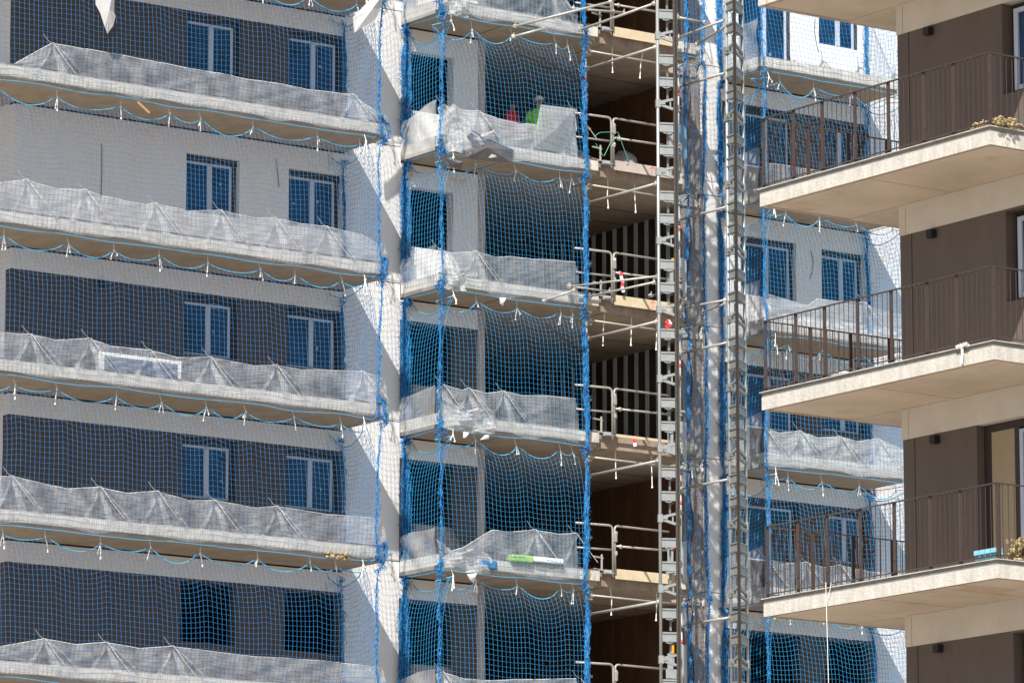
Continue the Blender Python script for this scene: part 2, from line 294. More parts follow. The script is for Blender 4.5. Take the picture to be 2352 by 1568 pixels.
# ------------------------------------------------------------------ neighbour building (right)
XW=-11.4; nb=empty('apartment_building',(-8,-32,0),'finished brown apartment block with cream balconies and railings at the right edge','building')
zr=lambda i:20.80-3.17*i           # undersides
BX=-13.15; YA=-29.40; YB=-34.76; YC=-34.4; TT=.27
holes=[]
for i in range(-1,5):
    zu=zr(i); zfl=zr(i+1)+TT
    if i==2: hs=[(-34.2,-32.35,zfl+.02,zu-.47)]
    else: hs=[(-34.15,-33.09,zfl+1.02,zu-.47 if i==0 else zu-.5)]
    # wall in the plane X=XW built from panels (y is the running axis)
    mb=MB(); tmp=wall_panel(YC,-30.65,zfl-.0,zu-.47,[(a,b,c,d) for a,b,c,d in hs],0,.3)
    vs=[(XW+y,x,z) for x,y,z in tmp.v]; mb.add(vs,[f[::-1] for f in tmp.f]); part(mb,'wall','brown_wall',nb)
    part(MB().box(XW-.012,XW+.3,YC,-30.64,zu-.47+.002,zu-.001),'fascia_beam','fascia',nb)
    part(MB().box(XW+.3,-6,YC,-30.65,zfl,zu-.001),'rear_wall','brown_wall',nb)
    part(MB().box(XW-.003,XW+.001,-30.93,-30.915,zfl+.01,zu-.47),'corner_joint','joint_dark',nb)
    part(MB().box(XW-.0145,XW-.0121,-30.80,-30.795,zu-.47+.004,zu-.02),'corner_joint','raw_edge',nb)
    # lamp
    part(MB().box(XW-.11,XW,-31.51,-31.39,zu-.63,zu-.51),'wall_lamp','lamp_black',nb)
    # window / door
    a,b,c,d=hs[0]; xr=XW+.14
    if i==2:
        part(MB().box(xr,xr+.05,a+.01,b-.01,d-.12,d-.003).box(xr,xr+.05,b-.19,b-.003,c,d-.121),'door_lining','frame_dark',nb)
        part(MB().box(xr-.02,xr+.02,-33.07,b-.2,c,d-.125),'door_panel','cream_panel',nb)
        part(MB().box(xr-.03,xr+.03,-33.19,-33.075,c,d-.122),'door_post','frame_dark',nb)
        wn=part(MB().box(xr-.04,xr+.02,-33.27,-33.195,c+.02,d-.16).box(xr-.04,xr+.02,-34.15,-33.275,d-.22,d-.16),'door_frame','window_frame',nb)
        pn=part(MB().box(xr-.01,xr,-34.15,-33.275,c+.02,d-.225),'pane','glass',nb); pn.parent=wn; pn.matrix_parent_inverse=Matrix()
    else:
        part(MB().box(xr+.06,xr+.09,a+.01,b-.003,c,d-.003),'window_recess','frame_dark',nb)
        wn=part(MB().box(xr-.04,xr+.05,-33.33,-33.24,c+.05,d-.1).box(xr-.04,xr+.05,-34.12,-33.335,c+.05,c+.12).box(xr-.04,xr+.05,-34.12,-33.335,d-.17,d-.1),'window','window_frame',nb)
        pn=part(MB().box(xr-.01,xr,-34.12,-33.335,c+.125,d-.175),'pane','glass',nb); pn.parent=wn; pn.matrix_parent_inverse=Matrix()
    # balcony slab
    s=part(MB().box(BX+.012,XW-.013,YB+.012,YA-.012,zu+.002,zu+TT-.015).box(XW-.012,-6,YB+.012,YC-.001,zu+.002,zu+TT-.015).box(XW-.012,-9,-30.63,YA-.012,zu+.002,zu+TT-.015),'balcony_slab','soffit',nb)
    part(MB().box(BX,BX+.011,YB,YA,zu-.006,zu+.19).box(BX+.0115,-6,YB,YB+.011,zu-.006,zu+.19).box(BX+.0115,-9,YA-.011,YA,zu-.006,zu+.19),'edge_render','balcony_edge',nb)
    part(MB().box(BX+.016,BX+.02,YB+.02,YA-.02,zu+.191,zu+TT-.01).box(BX+.021,-6,YB+.016,YB+.02,zu+.191,zu+TT-.01),'edge_shade_strip','edge_shade_grey',nb) if False else part(MB().box(BX+.004,BX+.0118,YB+.004,YA-.004,zu+.191,zu+TT-.012).box(BX+.0119,-6,YB+.004,YB+.0118,zu+.191,zu+TT-.012),'edge_shade_strip','edge_shade_grey',nb)  # grey strip painted in as the shadow of the flashing overhang
    part(MB().box(BX-.03,BX+.09,YB-.03,YA+.03,zu+TT-.011,zu+TT).box(BX+.091,-6,YB-.03,YB+.09,zu+TT-.011,zu+TT).box(BX+.091,-9,YA-.09,YA+.03,zu+TT-.011,zu+TT),'flashing','slab_front',nb)
    part(MB().box(BX+.07,BX+.085,YB+.07,YA-.07,zu-.004,zu+.001).box(BX+.086,-6,YB+.07,YB+.085,zu-.004,zu+.001).box(BX+.086,XW,YA-.085,YA-.07,zu-.004,zu+.001),'drip_groove','raw_edge',nb)
    part(MB().box(BX+.086,XW-.02,-31.9,-31.894,zu-.001,zu+.0005),'panel_joint','raw_edge',nb); part(MB().box(XW-.02,XW-.014,-30.6,YA-.09,zu-.001,zu+.0005),'panel_joint','raw_edge',nb)
    # railing
    zs=zu+TT+.0; ra=MB(); xx=BX+.03; zt=zs+1.10; zb=zs+.06
    ya=YA-.05; yb=YB+.03
    ra.beam((xx,ya,zt),(xx,yb,zt),.014,.045); ra.beam((xx,ya,zb),(xx,yb,zb),.014,.03)
    ra.beam((xx,ya,zt),(-9.5,ya,zt),.014,.045); ra.beam((xx,ya,zb),(-9.5,ya,zb),.014,.03)
    ra.beam((xx,yb,zt),(-6.5,yb,zt),.014,.045); ra.beam((xx,yb,zb),(-6.5,yb,zb),.014,.03)
    n=int((ya-yb)/.112)
    for q in range(1,n+1):
        y=ya-q*.112; ra.beam((xx,y,zb),(xx,y,zt),.008,.008,(1,0,0))
    for q in range(1,30):
        x=xx+q*.112; ra.beam((x,ya,zb),(x,ya,zt),.010,.010,(0,1,0))
        ra.beam((x,yb,zb),(x,yb,zt),.009,.009,(0,1,0))
    rl=part(ra,'railing','railing_paint',nb)
    def post(x,y,ax):
        m_=MB().beam((x,y,zs+.005),(x,y,zt-.005),.07,.014,ax); m_.box(x-.04,x+.04,y-.04,y+.04,zs,zs+.012); m_.ball((x-.012,y-.012,zs+.25),.014,n=4); m_.ball((x-.012,y-.012,zs+.8),.014,n=4)
        o=part(m_,'post','railing_paint',nb); o.parent=rl; o.matrix_parent_inverse=Matrix()
    for y in (ya,-30.19,-30.88,-31.66,-32.44,-33.25,-33.92,yb): post(xx+.012,y,(0,1,0) if y not in() else (1,0,0))
    for x in (xx+.9,xx+1.7,xx+2.5): post(x,ya,(1,0,0))
    for x in (xx+.03,xx+1.2): post(x,yb,(1,0,0))
part(MB().box(XW,-6,YC,-30.65,0,zr(5)),'lower_wall','brown_wall',nb)
# ------------------------------------------------------------------ safety nets
def net_mesh(name,G,Nrm,r,parent=None,m='net_blue',drop=.0004):
    nv,nu,_=G.shape
    V=[];F=[];base=0
    def strands(P,A,B):      # P: (count, length, 3); A,B cross-section axes, same shape
        nonlocal base
        c,l,_=P.shape; ring=[]
        for a in(0.3,0.3+2.0944,0.3+4.1888): ring.append(P+r*(math.cos(a)*A+math.sin(a)*B))
        V.append(np.stack(ring,2).reshape(-1,3))
        idx=(np.arange(c)[:,None]*l+np.arange(l-1)[None,:])
        keep=rng.random(idx.shape)>drop
        idx=idx[keep]*3+base
        for k in range(3):
            k2=(k+1)%3; F.append(np.stack([idx+k,idx+k2,idx+3+k2,idx+3+k],-1))
        base+=c*l*3
    zax=np.zeros_like(G); zax[...,2]=1
    strands(G,Nrm,zax)
    Gt=G.transpose(1,0,2); Nt=Nrm.transpose(1,0,2); side=np.cross(Nt,[0,0,1.])
    strands(Gt,Nt,side)
    V=np.concatenate(V); F=np.concatenate(F)
    me=bpy.data.meshes.new(name); me.vertices.add(len(V)); me.vertices.foreach_set('co',V.ravel().astype('f'))
    me.loops.add(F.size); me.loops.foreach_set('vertex_index',F.ravel().astype('i')); me.polygons.add(len(F)); me.polygons.foreach_set('loop_start',np.arange(0,F.size,4,dtype='i'))
    me.update(calc_edges=True); me.materials.append(MAT[m])
    o=bpy.data.objects.new(name,me); COL.objects.link(o)
    return o
def rope(mb,pts,r): mb.tube(pts,r,5)
def smooth_noise(x,seed,f): 
    rs=np.random.default_rng(seed); a=rs.uniform(0,6.28,5); k=rs.uniform(.6,1.6,5)*f
    return sum(np.sin(x*k[i]+a[i])/(i+1.3) for i in range(5))/2
def bundle(parent,x,y,z0,z1,wx,n,flare=None,name='gathered_edge'):
    mb=MB()
    for i in range(n):
        a=random.uniform(0,6.28); rr=math.sqrt(random.random()); ox=math.cos(a)*rr*wx; oy=math.sin(a)*rr*wx*.7
        pts=[];N=int((z1-z0)/.12); ph=random.uniform(0,6.28)
        for k in range(N+1):
            t=k/N; tight=min(1,.12+min(t,1-t)*3.2); 
            pts.append((x+ox*tight+.022*math.sin(ph+k*1.9)+random.uniform(-.016,.016)*tight+.03*math.sin(t*5+x), y+oy*tight+random.uniform(-.02,.02)*tight, z1+(z0-z1)*t))
        mb.tube(pts,.0065,3,False)
    for i in range(int(n*(z1-z0)*5)):
        t=random.random(); tight=min(1,.12+min(t,1-t)*3.2)*wx; z=z1+(z0-z1)*t
        p=(x+random.uniform(-1,1)*tight+.03*math.sin(t*5+x),y+random.uniform(-.7,.7)*tight,z); q=(p[0]+random.uniform(-.08,.08),p[1]+random.uniform(-.05,.05),z+random.uniform(-.08,.08))
        mb.tube([p,q],.0065,3,False)
    # knot at both ends
    for zz in(z0,z1):
        for i in range(14):
            c=(x+random.uniform(-.06,.06),y+random.uniform(-.05,.05),zz+random.uniform(-.05,.07)); 
            mb.tube([c,(c[0]+random.uniform(-.1,.1),c[1]+random.uniform(-.06,.06),c[2]+random.uniform(-.07,.05)),(c[0]+random.uniform(-.1,.1),c[1],c[2]+random.uniform(-.1,.06))],.008,4,False)
    return part(mb,name,'net_blue',parent)
def make_tie(parent,x,y,zs,zn):   # white cord: slab hook -> knot -> loose ends
    mb=MB(); mb.tube([(x+random.uniform(-.03,.03),y+.08,zs),(x,y,zn+.03)],.009,5)
    mb.ball((x,y,zn),.028,.026,.034,5,.2)
    for e in range(random.choice((1,1,2))):
        L=random.uniform(.12,.34); dx=random.uniform(-.05,.05)
        mb.tube([(x,y,zn),(x+dx*.6,y-.01,zn-L*.5),(x+dx,y-.01,zn-L)],.011,5)
        mb.tube([(x+dx,y-.01,zn-L+.02),(x+dx,y-.01,zn-L-.035)],.012,5,True,.02)
    part(mb,'tie','rope_white',parent)
def make_net(path,ztop,zbot,ties,label,group,seed,sag=.16,cell=.108,lean=0,ytop=.30,wave=.05,r=.0035,bundles=(),tie_z=None,m='net_blue'):
    """path: plan polyline; the net hangs from ztop to zbot, pushed inwards by ytop at its head"""
    P=np.array(path,float); seg=np.linalg.norm(np.diff(P,axis=0),axis=1); L=seg.sum(); cum=np.concatenate([[0],np.cumsum(seg)])
    nu=int(L/cell); nv=int((ztop-zbot)/cell)
    s=np.linspace(0,L,nu+1); v=np.linspace(0,1,nv+1); H=ztop-zbot
    X=np.interp(s,cum,P[:,0]); Y=np.interp(s,cum,P[:,1])
    si=np.clip(np.searchsorted(cum,s,side='right')-1,0,len(seg)-1); T=(P[si+1]-P[si])/seg[si][:,None]
    n2=np.stack([T[:,1],-T[:,0]],1)          # outward normal (towards the street for left->right paths)
    S,Vv=np.meshgrid(s,v)
    ts=np.array(sorted(ties)); 
    i0=np.clip(np.searchsorted(ts,s,side='right')-1,0,len(ts)-2); a,b=ts[i0],ts[i0+1]; t=np.clip((s-a)/(b-a),0,1)
    sc_=sag*4*t*(1-t)*np.clip((b-a)/1.2,.4,1.6)*np.random.default_rng(seed+50).uniform(.6,1.5,len(ts)-1)[i0]*(1+.25*smooth_noise(s,seed,1.0)); 
    crease=np.exp(-(np.minimum(t,1-t)*(b-a)/.13)**2)
    rs=np.random.default_rng(seed)
    fold=rs.uniform(-1,1,len(ts)-1)[i0]
    dec=np.exp(-Vv*H/.9)
    Z=ztop-Vv*H-sc_[None,:]*dec+ .035*(smooth_noise(S+Vv*.8,seed+1,2.2)) + .03*crease[None,:]*np.exp(-Vv*H/1.5)
    lat=.06*smooth_noise(Vv*3+S*.35,seed+2,1.3)*Vv+ lean*(Vv-.5)+ .05*smooth_noise(S*.9,seed+3,1.5)*Vv*H/3
    dn= -ytop*np.exp(-Vv*H/.55) + wave*(smooth_noise(S+Vv*.5,seed+4,1.8)+.5*smooth_noise(S*3,seed+5,1.6))*np.sin(np.clip(Vv,0,1)*math.pi*.9+.1) -.05*crease[None,:]*np.exp(-Vv*H/1.8)
    # the lower hem is drawn in tight round the slab edge
    dn+= -.10*np.clip((Vv-.9)/.1,0,1)**2
    G=np.zeros((nv+1,nu+1,3)); G[...,0]=X[None,:]+T[None,:,0]*lat+n2[None,:,0]*dn; G[...,1]=Y[None,:]+T[None,:,1]*lat+n2[None,:,1]*dn; G[...,2]=Z
    Nn=np.zeros_like(G); Nn[...,0]=n2[None,:,0]; Nn[...,1]=n2[None,:,1]
    o=net_mesh('safety_net',G,Nn,r,m=m); tag(o,label,'net',group)
    rp=MB(); rp.tube(G[0],.0115,5); rp2=rp.build('border_rope','rope_blue',o)
    MB().tube(G[-1],.008,5).build('border_rope','rope_blue',o)
    for q in ts:
        if 0<=q<=L:
            k=int(round(q/L*nu)); p=G[0,k]
            o2=MB(); zs=(tie_z if tie_z is not None else ztop+.16)
            make_tie_to(o,p,zs)
    for bx,by,z0,z1,wx,n in bundles:
        b_=bundle_mesh(bx,by,z0,z1,wx,n); bo=b_.build('gathered_edge','net_gathered',o)
    return o
def make_tie_to(parent,p,zs):
    x,y,zn=p; mb=MB(); mb.tube([(x+random.uniform(-.03,.03),y+.04,zs),(x,y,zn+.03)],.009,5)
    mb.ball((x,y,zn),.026,.024,.034,5,.2)
    for e in range(random.choice((1,2,2))):
        L=random.uniform(.06,.30); dx=random.uniform(-.08,.08)
        mb.tube([(x,y,zn),(x+dx*.6,y-.012,zn-L*.5),(x+dx,y-.012,zn-L)],.0105,5)
        mb.tube([(x+dx,y-.012,zn-L+.02),(x+dx,y-.012,zn-L-.035)],.012,5,True,.021)
    mb.build('tie','rope_white',parent)
def bundle_mesh(x,y,z0,z1,wx,n):
    class D: pass
    mb=MB(); sw=random.uniform(0,6.28)
    def cx(t): return x+.035*math.sin(t*4.5+sw)+.02*math.sin(t*11+sw)
    for i in range(n):
        a=random.uniform(0,6.28); rr=math.sqrt(random.random()); ox=math.cos(a)*rr*wx; oy=math.sin(a)*rr*wx*.7
        pts=[];N=max(4,int((z1-z0)/.11)); ph=random.uniform(0,6.28)
        for k in range(N+1):
            t=k/N; tight=min(1,.15+min(t,1-t)*3.5)
            pts.append((cx(t)+ox*tight+.02*tight*math.sin(ph+k*1.9)+random.uniform(-.018,.018)*tight, y+oy*tight+random.uniform(-.02,.02)*tight, z1+(z0-z1)*t))
        mb.tube(pts,.0062,3,False)
    for i in range(int(n*(z1-z0)*4.5)):
        t=random.random(); tight=min(1,.15+min(t,1-t)*3.5)*wx; z=z1+(z0-z1)*t
        p=(cx(t)+random.uniform(-1,1)*tight,y+random.uniform(-.7,.7)*tight,z); q=(p[0]+random.uniform(-.07,.07),p[1]+random.uniform(-.05,.05),z+random.uniform(-.08,.08))
        mb.tube([p,q],.0062,3,False)
    for zz in(z0,z1):
        for i in range(int(4+n*.35)):
            c=(cx(0 if zz==z1 else 1)+random.uniform(-.06,.06),y+random.uniform(-.05,.05),zz+random.uniform(-.05,.07))
            mb.tube([c,(c[0]+random.uniform(-.1,.1),c[1]+random.uniform(-.06,.06),c[2]+random.uniform(-.07,.05)),(c[0]+random.uniform(-.1,.1),c[1],c[2]+random.uniform(-.12,.06))],.008,4,False)
    return mb
GN='safety nets hung from the balcony slabs'
LTIES={-1:[2.1],0:[1.15,2.27,3.45,4.75,5.8,6.7,8.1,9.9],1:[0.9,2.3,3.4,4.6,5.9,7.0,8.3,9.6],2:[1.2,2.4,3.5,4.8,5.95,7.0,8.2,9.5],3:[.7,1.8,2.9,4.1,5.4,6.6,7.8,9.2]}
for j in range(-2,5):
    zt=zk(j)-.17; zb=zk(j+1)-.03; st=storey(j)
    ties=[0]+[.95+1.2*q+random.uniform(-.3,.3) for q in range(9)]+[11.1,12.8]
    make_net([(-12.55,-1.80),(-1.47,-1.80),(-1.24,-.06)],zt,zb,ties,'blue safety net over the long left balcony '+st,GN,100+j,
        bundles=[(-1.22,-.06,zb+.1,zt-.05,.035,9),(-1.47,-1.78,zb+.1,zt,.025,7),(-1.3,-1.70,zb-.06,zb+.45,.13,18)],tie_z=zk(j))
    lj={-1:.25,0:.05,1:0,2:.03,3:0}.get(j,0)
    make_net([(.25,-.06),(.25,-1.60),(4.14,-1.60)],zt,zb,[0,1.5,2.75,3.85,4.95,5.35],'blue safety net round the middle balcony '+st,GN,200+j,r=.0034,m='net_sunlit_tint',sag=.2,lean=lj,
        bundles=[(.34,-.14,zb-.1,zt+.02,.125,46),(.26,-1.59,zb-.02,zt,.02,6),(.28,-1.55,zb-.06,zb+.2,.09,12),(4.14,-1.58,zb-.05,zt,.06,24)],tie_z=zk(j))
    make_net([(6.92,-1.62),(7.54,-1.62),(7.54,-.7)],zt,zb,[0,.45,.9,2.0],'narrow blue safety net right of the hoist bay '+st,GN,300+j,r=.0036,sag=.1,wave=.04,
        bundles=[(6.95,-1.6,zb+.0,zt,.04,11),(7.47,-1.6,zb-.1,zt,.045,12)],tie_z=zk(j))
    if j>=-2:
        lr={-2:.5,-1:.35,0:.1,1:.05,2:.12,3:.15}.get(j,0)
        make_net([(9.15,-.06),(9.15,-1.60),(13.52,-1.60),(13.52,-.06)],zt,zb,[0,1.5,2.5,3.55,4.65,5.75,7.4],'blue safety net round the right-hand balcony '+st,GN,400+j,r=.0039,m='net_sunlit_tint',sag=.2,lean=lr,
            bundles=[(9.14,-.08,zb-.05,zt+.05,.075,26),(9.2,-1.59,zb,zt,.022,6),(13.5,-.08,zb,zt,.05,16)],tie_z=zk(j))
# ------------------------------------------------------------------ debris sheets behind the nets
def sheet(tops,k,ytop,yf,x0,x1,seed,label,m='gauze',whisk=True,endfall=None,ragged=0):
    zs=zk(k); P=[onY(x,y,ytop) for x,y in tops]; px=[p[0] for p in P]; pz=[p[2] for p in P]
    nx=max(8,int((x1-x0)/.05)); xs=np.linspace(x0,x1,nx+1); zt=np.interp(xs,px,pz)
    rs=np.random.default_rng(seed)
    peaks=[(px[i],pz[i]) for i in range(1,len(px)-1) if pz[i]>pz[i-1]-.02 and pz[i]>=pz[i+1]+.0 and (pz[i]-(pz[i-1]+pz[i+1])/2)>.03]
    rows=[];T=[0,.06,.12,.2,.28,.36,.44,.52,.6,.68,.76,.84,.92,1]
    for ti in T:
        zz=zt+(zs+TH+.02-zt)*ti
        y=ytop+(yf-ytop)*ti**1.6 + .035*smooth_noise(xs+ti*.7,seed,3.2)*math.sin(math.pi*min(1,ti+.15)) -.10*math.sin(math.pi*ti)*(.6+.4*smooth_noise(xs,seed+9,1.1)) + .02*smooth_noise(xs+ti*1.6,seed+12,9)
        for (qx,qz) in peaks:
            d=(xs-(qx+.62*ti+.0)); y=y-.10*np.exp(-(d/.06)**2)*(1-ti*.3)
            d=(xs-(qx-.35*ti)); y=y-.05*np.exp(-(d/.09)**2)*(1-ti)
            d=(xs-(qx+.12*ti)); y=y+.08*np.exp(-(d/.10)**2)*(1-ti)
        rows.append(np.stack([xs,y,zz],1))
    for zz,yy in((zs+TH-.04,yf-.02),(zs+TH*.55,yf-.028),(zs+.13,yf-.022),(zs+.06,yf-.004)):
        rows.append(np.stack([xs,yy-.03*np.abs(smooth_noise(xs*2,seed+int(zz*10)%7,4))-.004,np.full_like(xs,zz)+.03*smooth_noise(xs,seed+3,5)+((ragged+.05)*smooth_noise(xs,seed+6,3.5)-.01 if zz<zs+.1 else 0)],1))
    G=np.stack(rows); nr,nc,_=G.shape; mb=MB(); mb.v=[tuple(p) for p in G.reshape(-1,3)]
    mb.f=[(r*nc+c,r*nc+c+1,(r+1)*nc+c+1,(r+1)*nc+c) for r in range(nr-1) for c in range(nc-1)]
    o=mb.build('debris_sheet',m,None,True); tag(o,label,'sheet','translucent debris sheets along the balcony edges')
    MB().tube(G[0],.006,4).build('hem',  'rope_white',o)
    for (qx,qz) in peaks:
        for a_,w0,w1 in ((.62,.008,.035),(.18,.01,.09),(-.38,.008,.05)):
            fb=MB(); cols=[]
            for r_ in range(len(T)+1):
                row=G[r_]; ti=T[r_] if r_<len(T) else 1.05
                for e in (-1,1):
                    x_=qx+a_*ti*random.uniform(.97,1.03)+e*(w0+w1*ti)
                    if x_<xs[0] or x_>xs[-1]: x_=min(max(x_,xs[0]),xs[-1])
                    fb.v.append((x_,float(np.interp(x_,xs,row[:,1]))-.014,float(np.interp(x_,xs,row[:,2]))-.004))
            fb.f=[(2*r_,2*r_+1,2*r_+3,2*r_+2) for r_ in range(len(T))]
            fb.build('fold','gauze_fold',o)
    if whisk and peaks:
        for qx,qz in peaks:
            wb=MB(); wb.tube([(qx-.22,ytop-.05,qz+.16),(qx-.1,ytop-.02,qz+.05),(qx,ytop-.01,qz)],.005,4)
            wb.tube([(qx,ytop-.07,qz),(qx+.2,ytop-.15,qz-.3),(qx+.5,ytop-.17,qz-.62)],.0065,4)
            wb.build('tie_cord','rope_white',o)
    return o
GL={0:[(-60,190),(0,165),(15,157),(118,100),(270,125),(437,158),(500,168),(571,183),(640,192),(708,206),(811,218),(870,262)],
 1:[(-60,425),(0,420),(60,413),(128,434),(195,436),(231,449),(320,468),(356,467),(431,484),(505,483),(587,501),(630,500),(690,513),(747,520),(834,540),(868,560)],
 2:[(-60,765),(0,763),(69,768),(128,781),(205,777),(256,795),(343,804),(410,821),(482,820),(587,840),(632,838),(690,848),(732,849),(832,853),(875,868)],
 3:[(-60,1090),(0,1094),(26,1093),(100,1110),(154,1122),(228,1118),(290,1132),(359,1127),(436,1149),(492,1148),(587,1166),(634,1162),(755,1181),(872,1190)],
 4:[(-60,1480),(0,1484),(100,1466),(174,1479),(243,1474),(320,1488),(395,1483),(505,1497),(587,1507),(642,1509),(760,1518),(872,1532)],
 5:[(-60,1800),(100,1810),(300,1830),(500,1845),(872,1870)]}
for k,t in GL.items():
    sheet(t,k,-1.52,-1.66,-12.5,-1.18,500+k,'grey translucent debris sheet along the long left balcony '+storey(k-1))
GC={-1:[(930,-60),(990,-55),(1020,-70),(1100,-50),(1180,-40),(1260,-45),(1300,0),(1320,30)],
 0:[(990,262),(1017,240),(1050,252),(1098,256),(1150,275),(1190,283),(1234,287),(1241,243),(1318,252),(1322,300)],
 1:[(990,574),(1008,571),(1042,581),(1090,577),(1139,591),(1175,589),(1220,595),(1266,597),(1345,604)],
 2:[(990,920),(1015,882),(1062,896),(1075,891),(1116,903),(1154,898),(1200,908),(1248,908),(1340,917)],
 3:[(990,1230),(1036,1265),(1065,1256),(1129,1217),(1175,1221),(1227,1216),(1280,1226),(1320,1224),(1340,1230)],
 4:[(990,1555),(1015,1542),(1065,1558),(1120,1562),(1175,1560),(1248,1559),(1330,1557),(1345,1560)],
 5:[(990,1870),(1100,1880),(1340,1900)]}
for k,t in GC.items():
    sheet(t,k,-1.38,-1.46,.3,4.02,600+k,('crumpled heavy white debris sheet ' if k==0 else 'grey translucent debris sheet ')+'on the middle balcony '+storey(k-1),'gauze_mid' if k in(0,) else 'gauze',ragged=.05)
GR={0:[(1735,372),(1790,378),(1850,388),(1950,400),(2060,420)],
 1:[(1745,673),(1771,677),(1791,684),(1827,694),(1854,702),(1877,686),(1930,692),(1984,694),(2010,710),(2066,722)],
 2:[(1740,990),(1752,978),(1790,994),(1836,989),(1879,1005),(1928,1002),(1969,1013),(2015,1007),(2072,1030)],
 3:[(1740,1300),(1757,1280),(1795,1295),(1851,1290),(1892,1303),(1928,1297),(1995,1312),(2080,1320)],
 4:[(1740,1600),(1900,1625),(2090,1640)]}
for k,t in GR.items():
    sheet(t,k,-1.38,-1.46,9.3,13.45,700+k,'grey translucent debris sheet on the right-hand balcony '+storey(k-1),'gauze_mid' if k in(2,) else 'gauze',ragged=.03)
def side_sheet(xa,ya,yb,k,h,label,seed,m='gauze_dense',h2=None):
    """sheet across a balcony end, running in Y"""
    ys=np.linspace(ya,yb,26); zs=zk(k); rows=[]
    for ti in(0,.1,.25,.4,.55,.7,.85,1):
        zt=zs+TH+np.interp(ys,[min(ya,yb),max(ya,yb)],[h,h2 or h])+.05*smooth_noise(ys,seed,4)
        rows.append(np.stack([xa-.03-.12*smooth_noise(ys*1.3+ti*1.2,seed,5)*math.sin(math.pi*ti)-.02*(ti),ys,zt+(zs-.02-zt)*ti],1))
    G=np.stack(rows); nr,nc,_=G.shape; mb=MB(); mb.v=[tuple(p) for p in G.reshape(-1,3)]
    mb.f=[(r*nc+c,r*nc+c+1,(r+1)*nc+c+1,(r+1)*nc+c) for r in range(nr-1) for c in range(nc-1)]
    o=mb.build('debris_sheet',m,None,True); tag(o,label,'sheet','translucent debris sheets along the balcony edges'); return o
for k in range(-1,5):
    side_sheet(.25,-1.44,-.12,k,.8 if k<1 else .6,'whitish sheet across the left end of the middle balcony '+storey(k-1),800+k,'gauze_mid' if k in(-1,0) else 'gauze',.5)
    side_sheet(9.2,-1.44,-.12,k,.9,'whitish sheet across the end of the right-hand balcony '+storey(k-1),820+k,'gauze',.8)
# tall grey curtain hanging at the right end of the hoist bay
for j in range(-1,4):
    if j==-1:
        z1=zk(j)-.12; z0=zk(j+1)+.02; N=60; nc=26; vs=[]; ccx=7.16; ph=j*2.7
        for r_ in range(N+1):
            t=r_/N; tt=np.array([t*3.0+ph]); z=z1+(z0-z1)*t
            half=(.10+.05*float(smooth_noise(tt,900+j,2)[0]))*(1 if t<.6 else 1)+ (.17*max(0,(t-.58)/.42)**.7)
            cx_=ccx+.05*float(smooth_noise(tt,920+j,1.5)[0])+.03*t
            c=np.linspace(-1,1,nc); wr=.06*smooth_noise(c*3+t*.9,940+j,3.5)+.035*smooth_noise(c*7+t*2.5,950+j,4)+.02*smooth_noise(c*2+t*9,960+j,5)
            for q in range(nc): vs.append((cx_+half*c[q]+.02*wr[q],-1.33+wr[q]-.13*max(0,(t-.85)/.15),z+.03*float(wr[q])))
        mb=MB(); mb.v=vs; mb.f=[(r*nc+c,r*nc+c+1,(r+1)*nc+c+1,(r+1)*nc+c) for r in range(N) for c in range(nc-1)]
        o=mb.build('debris_curtain','curtain_cloth',None,True); tag(o,'tall wrinkled grey curtain beside the hoist mast '+storey(j),'curtain','tall grey curtains beside the hoist bay')
    mb=MB(); mb.v=[(6.95+.6*c/20,-1.42-.05*math.sin(c*.9+j)-.03*random.random()-.06*t_,zk(j+1)+TH+.75+.25*(c/20 if j%2 else 1-c/20)-.1*abs(math.sin(c*.5+j))-(.75+.25*(c/20 if j%2 else 1-c/20)+TH+.0)*t_) for t_ in np.linspace(0,1,12) for c in range(21)]
    mb.f=[(r*21+c,r*21+c+1,(r+1)*21+c+1,(r+1)*21+c) for r in range(11) for c in range(20)]
    o=mb.build('debris_sheet','curtain_cloth',None,True); tag(o,'short sagging debris sheet at the foot of the grey curtain '+storey(j),'sheet','translucent debris sheets along the balcony edges')
# crumpled plastic bunched at the left corner of the middle balconies
def crumple(x0,x1,k,h,seed):
    rs=np.random.default_rng(seed); nx,nz=34,20; zs=zk(k); vs=[]
    for r_ in range(nz+1):
        for c in range(nx+1):
            t=r_/nz; u=c/nx; top=h*(1-.55*u)*(.8+.35*math.sin(u*7+seed))
            x=x0+(x1-x0)*u+rs.uniform(-.012,.012); z=zs-.03+(TH+top)*(1-t)+rs.uniform(-.01,.01)
            y=-1.53-.05*math.sin(u*9+t*5+seed)-.05*math.sin(u*17-t*8+seed*2)-.03*math.sin(u*31+t*13)*math.cos(u*11-t*21)-rs.uniform(0,.014)
            vs.append((x,y,z))
    mb=MB(); mb.v=vs; n=nx+1; mb.f=[(r*n+c,r*n+c+1,(r+1)*n+c+1,(r+1)*n+c) for r in range(nz) for c in range(nx)]
    o=mb.build('crumpled_film','gauze_mid',None,True); tag(o,'crumpled plastic at the left corner of the middle balcony '+storey(k-1),'plastic','crumpled plastic at the middle balcony corners')
for k,x1,h in((-1,1.0,.35),(0,1.7,.75),(1,.95,.2),(2,1.7,.42),(3,1.6,.3),(4,1.2,.3)): crumple(.29,x1,k,h,31+k)
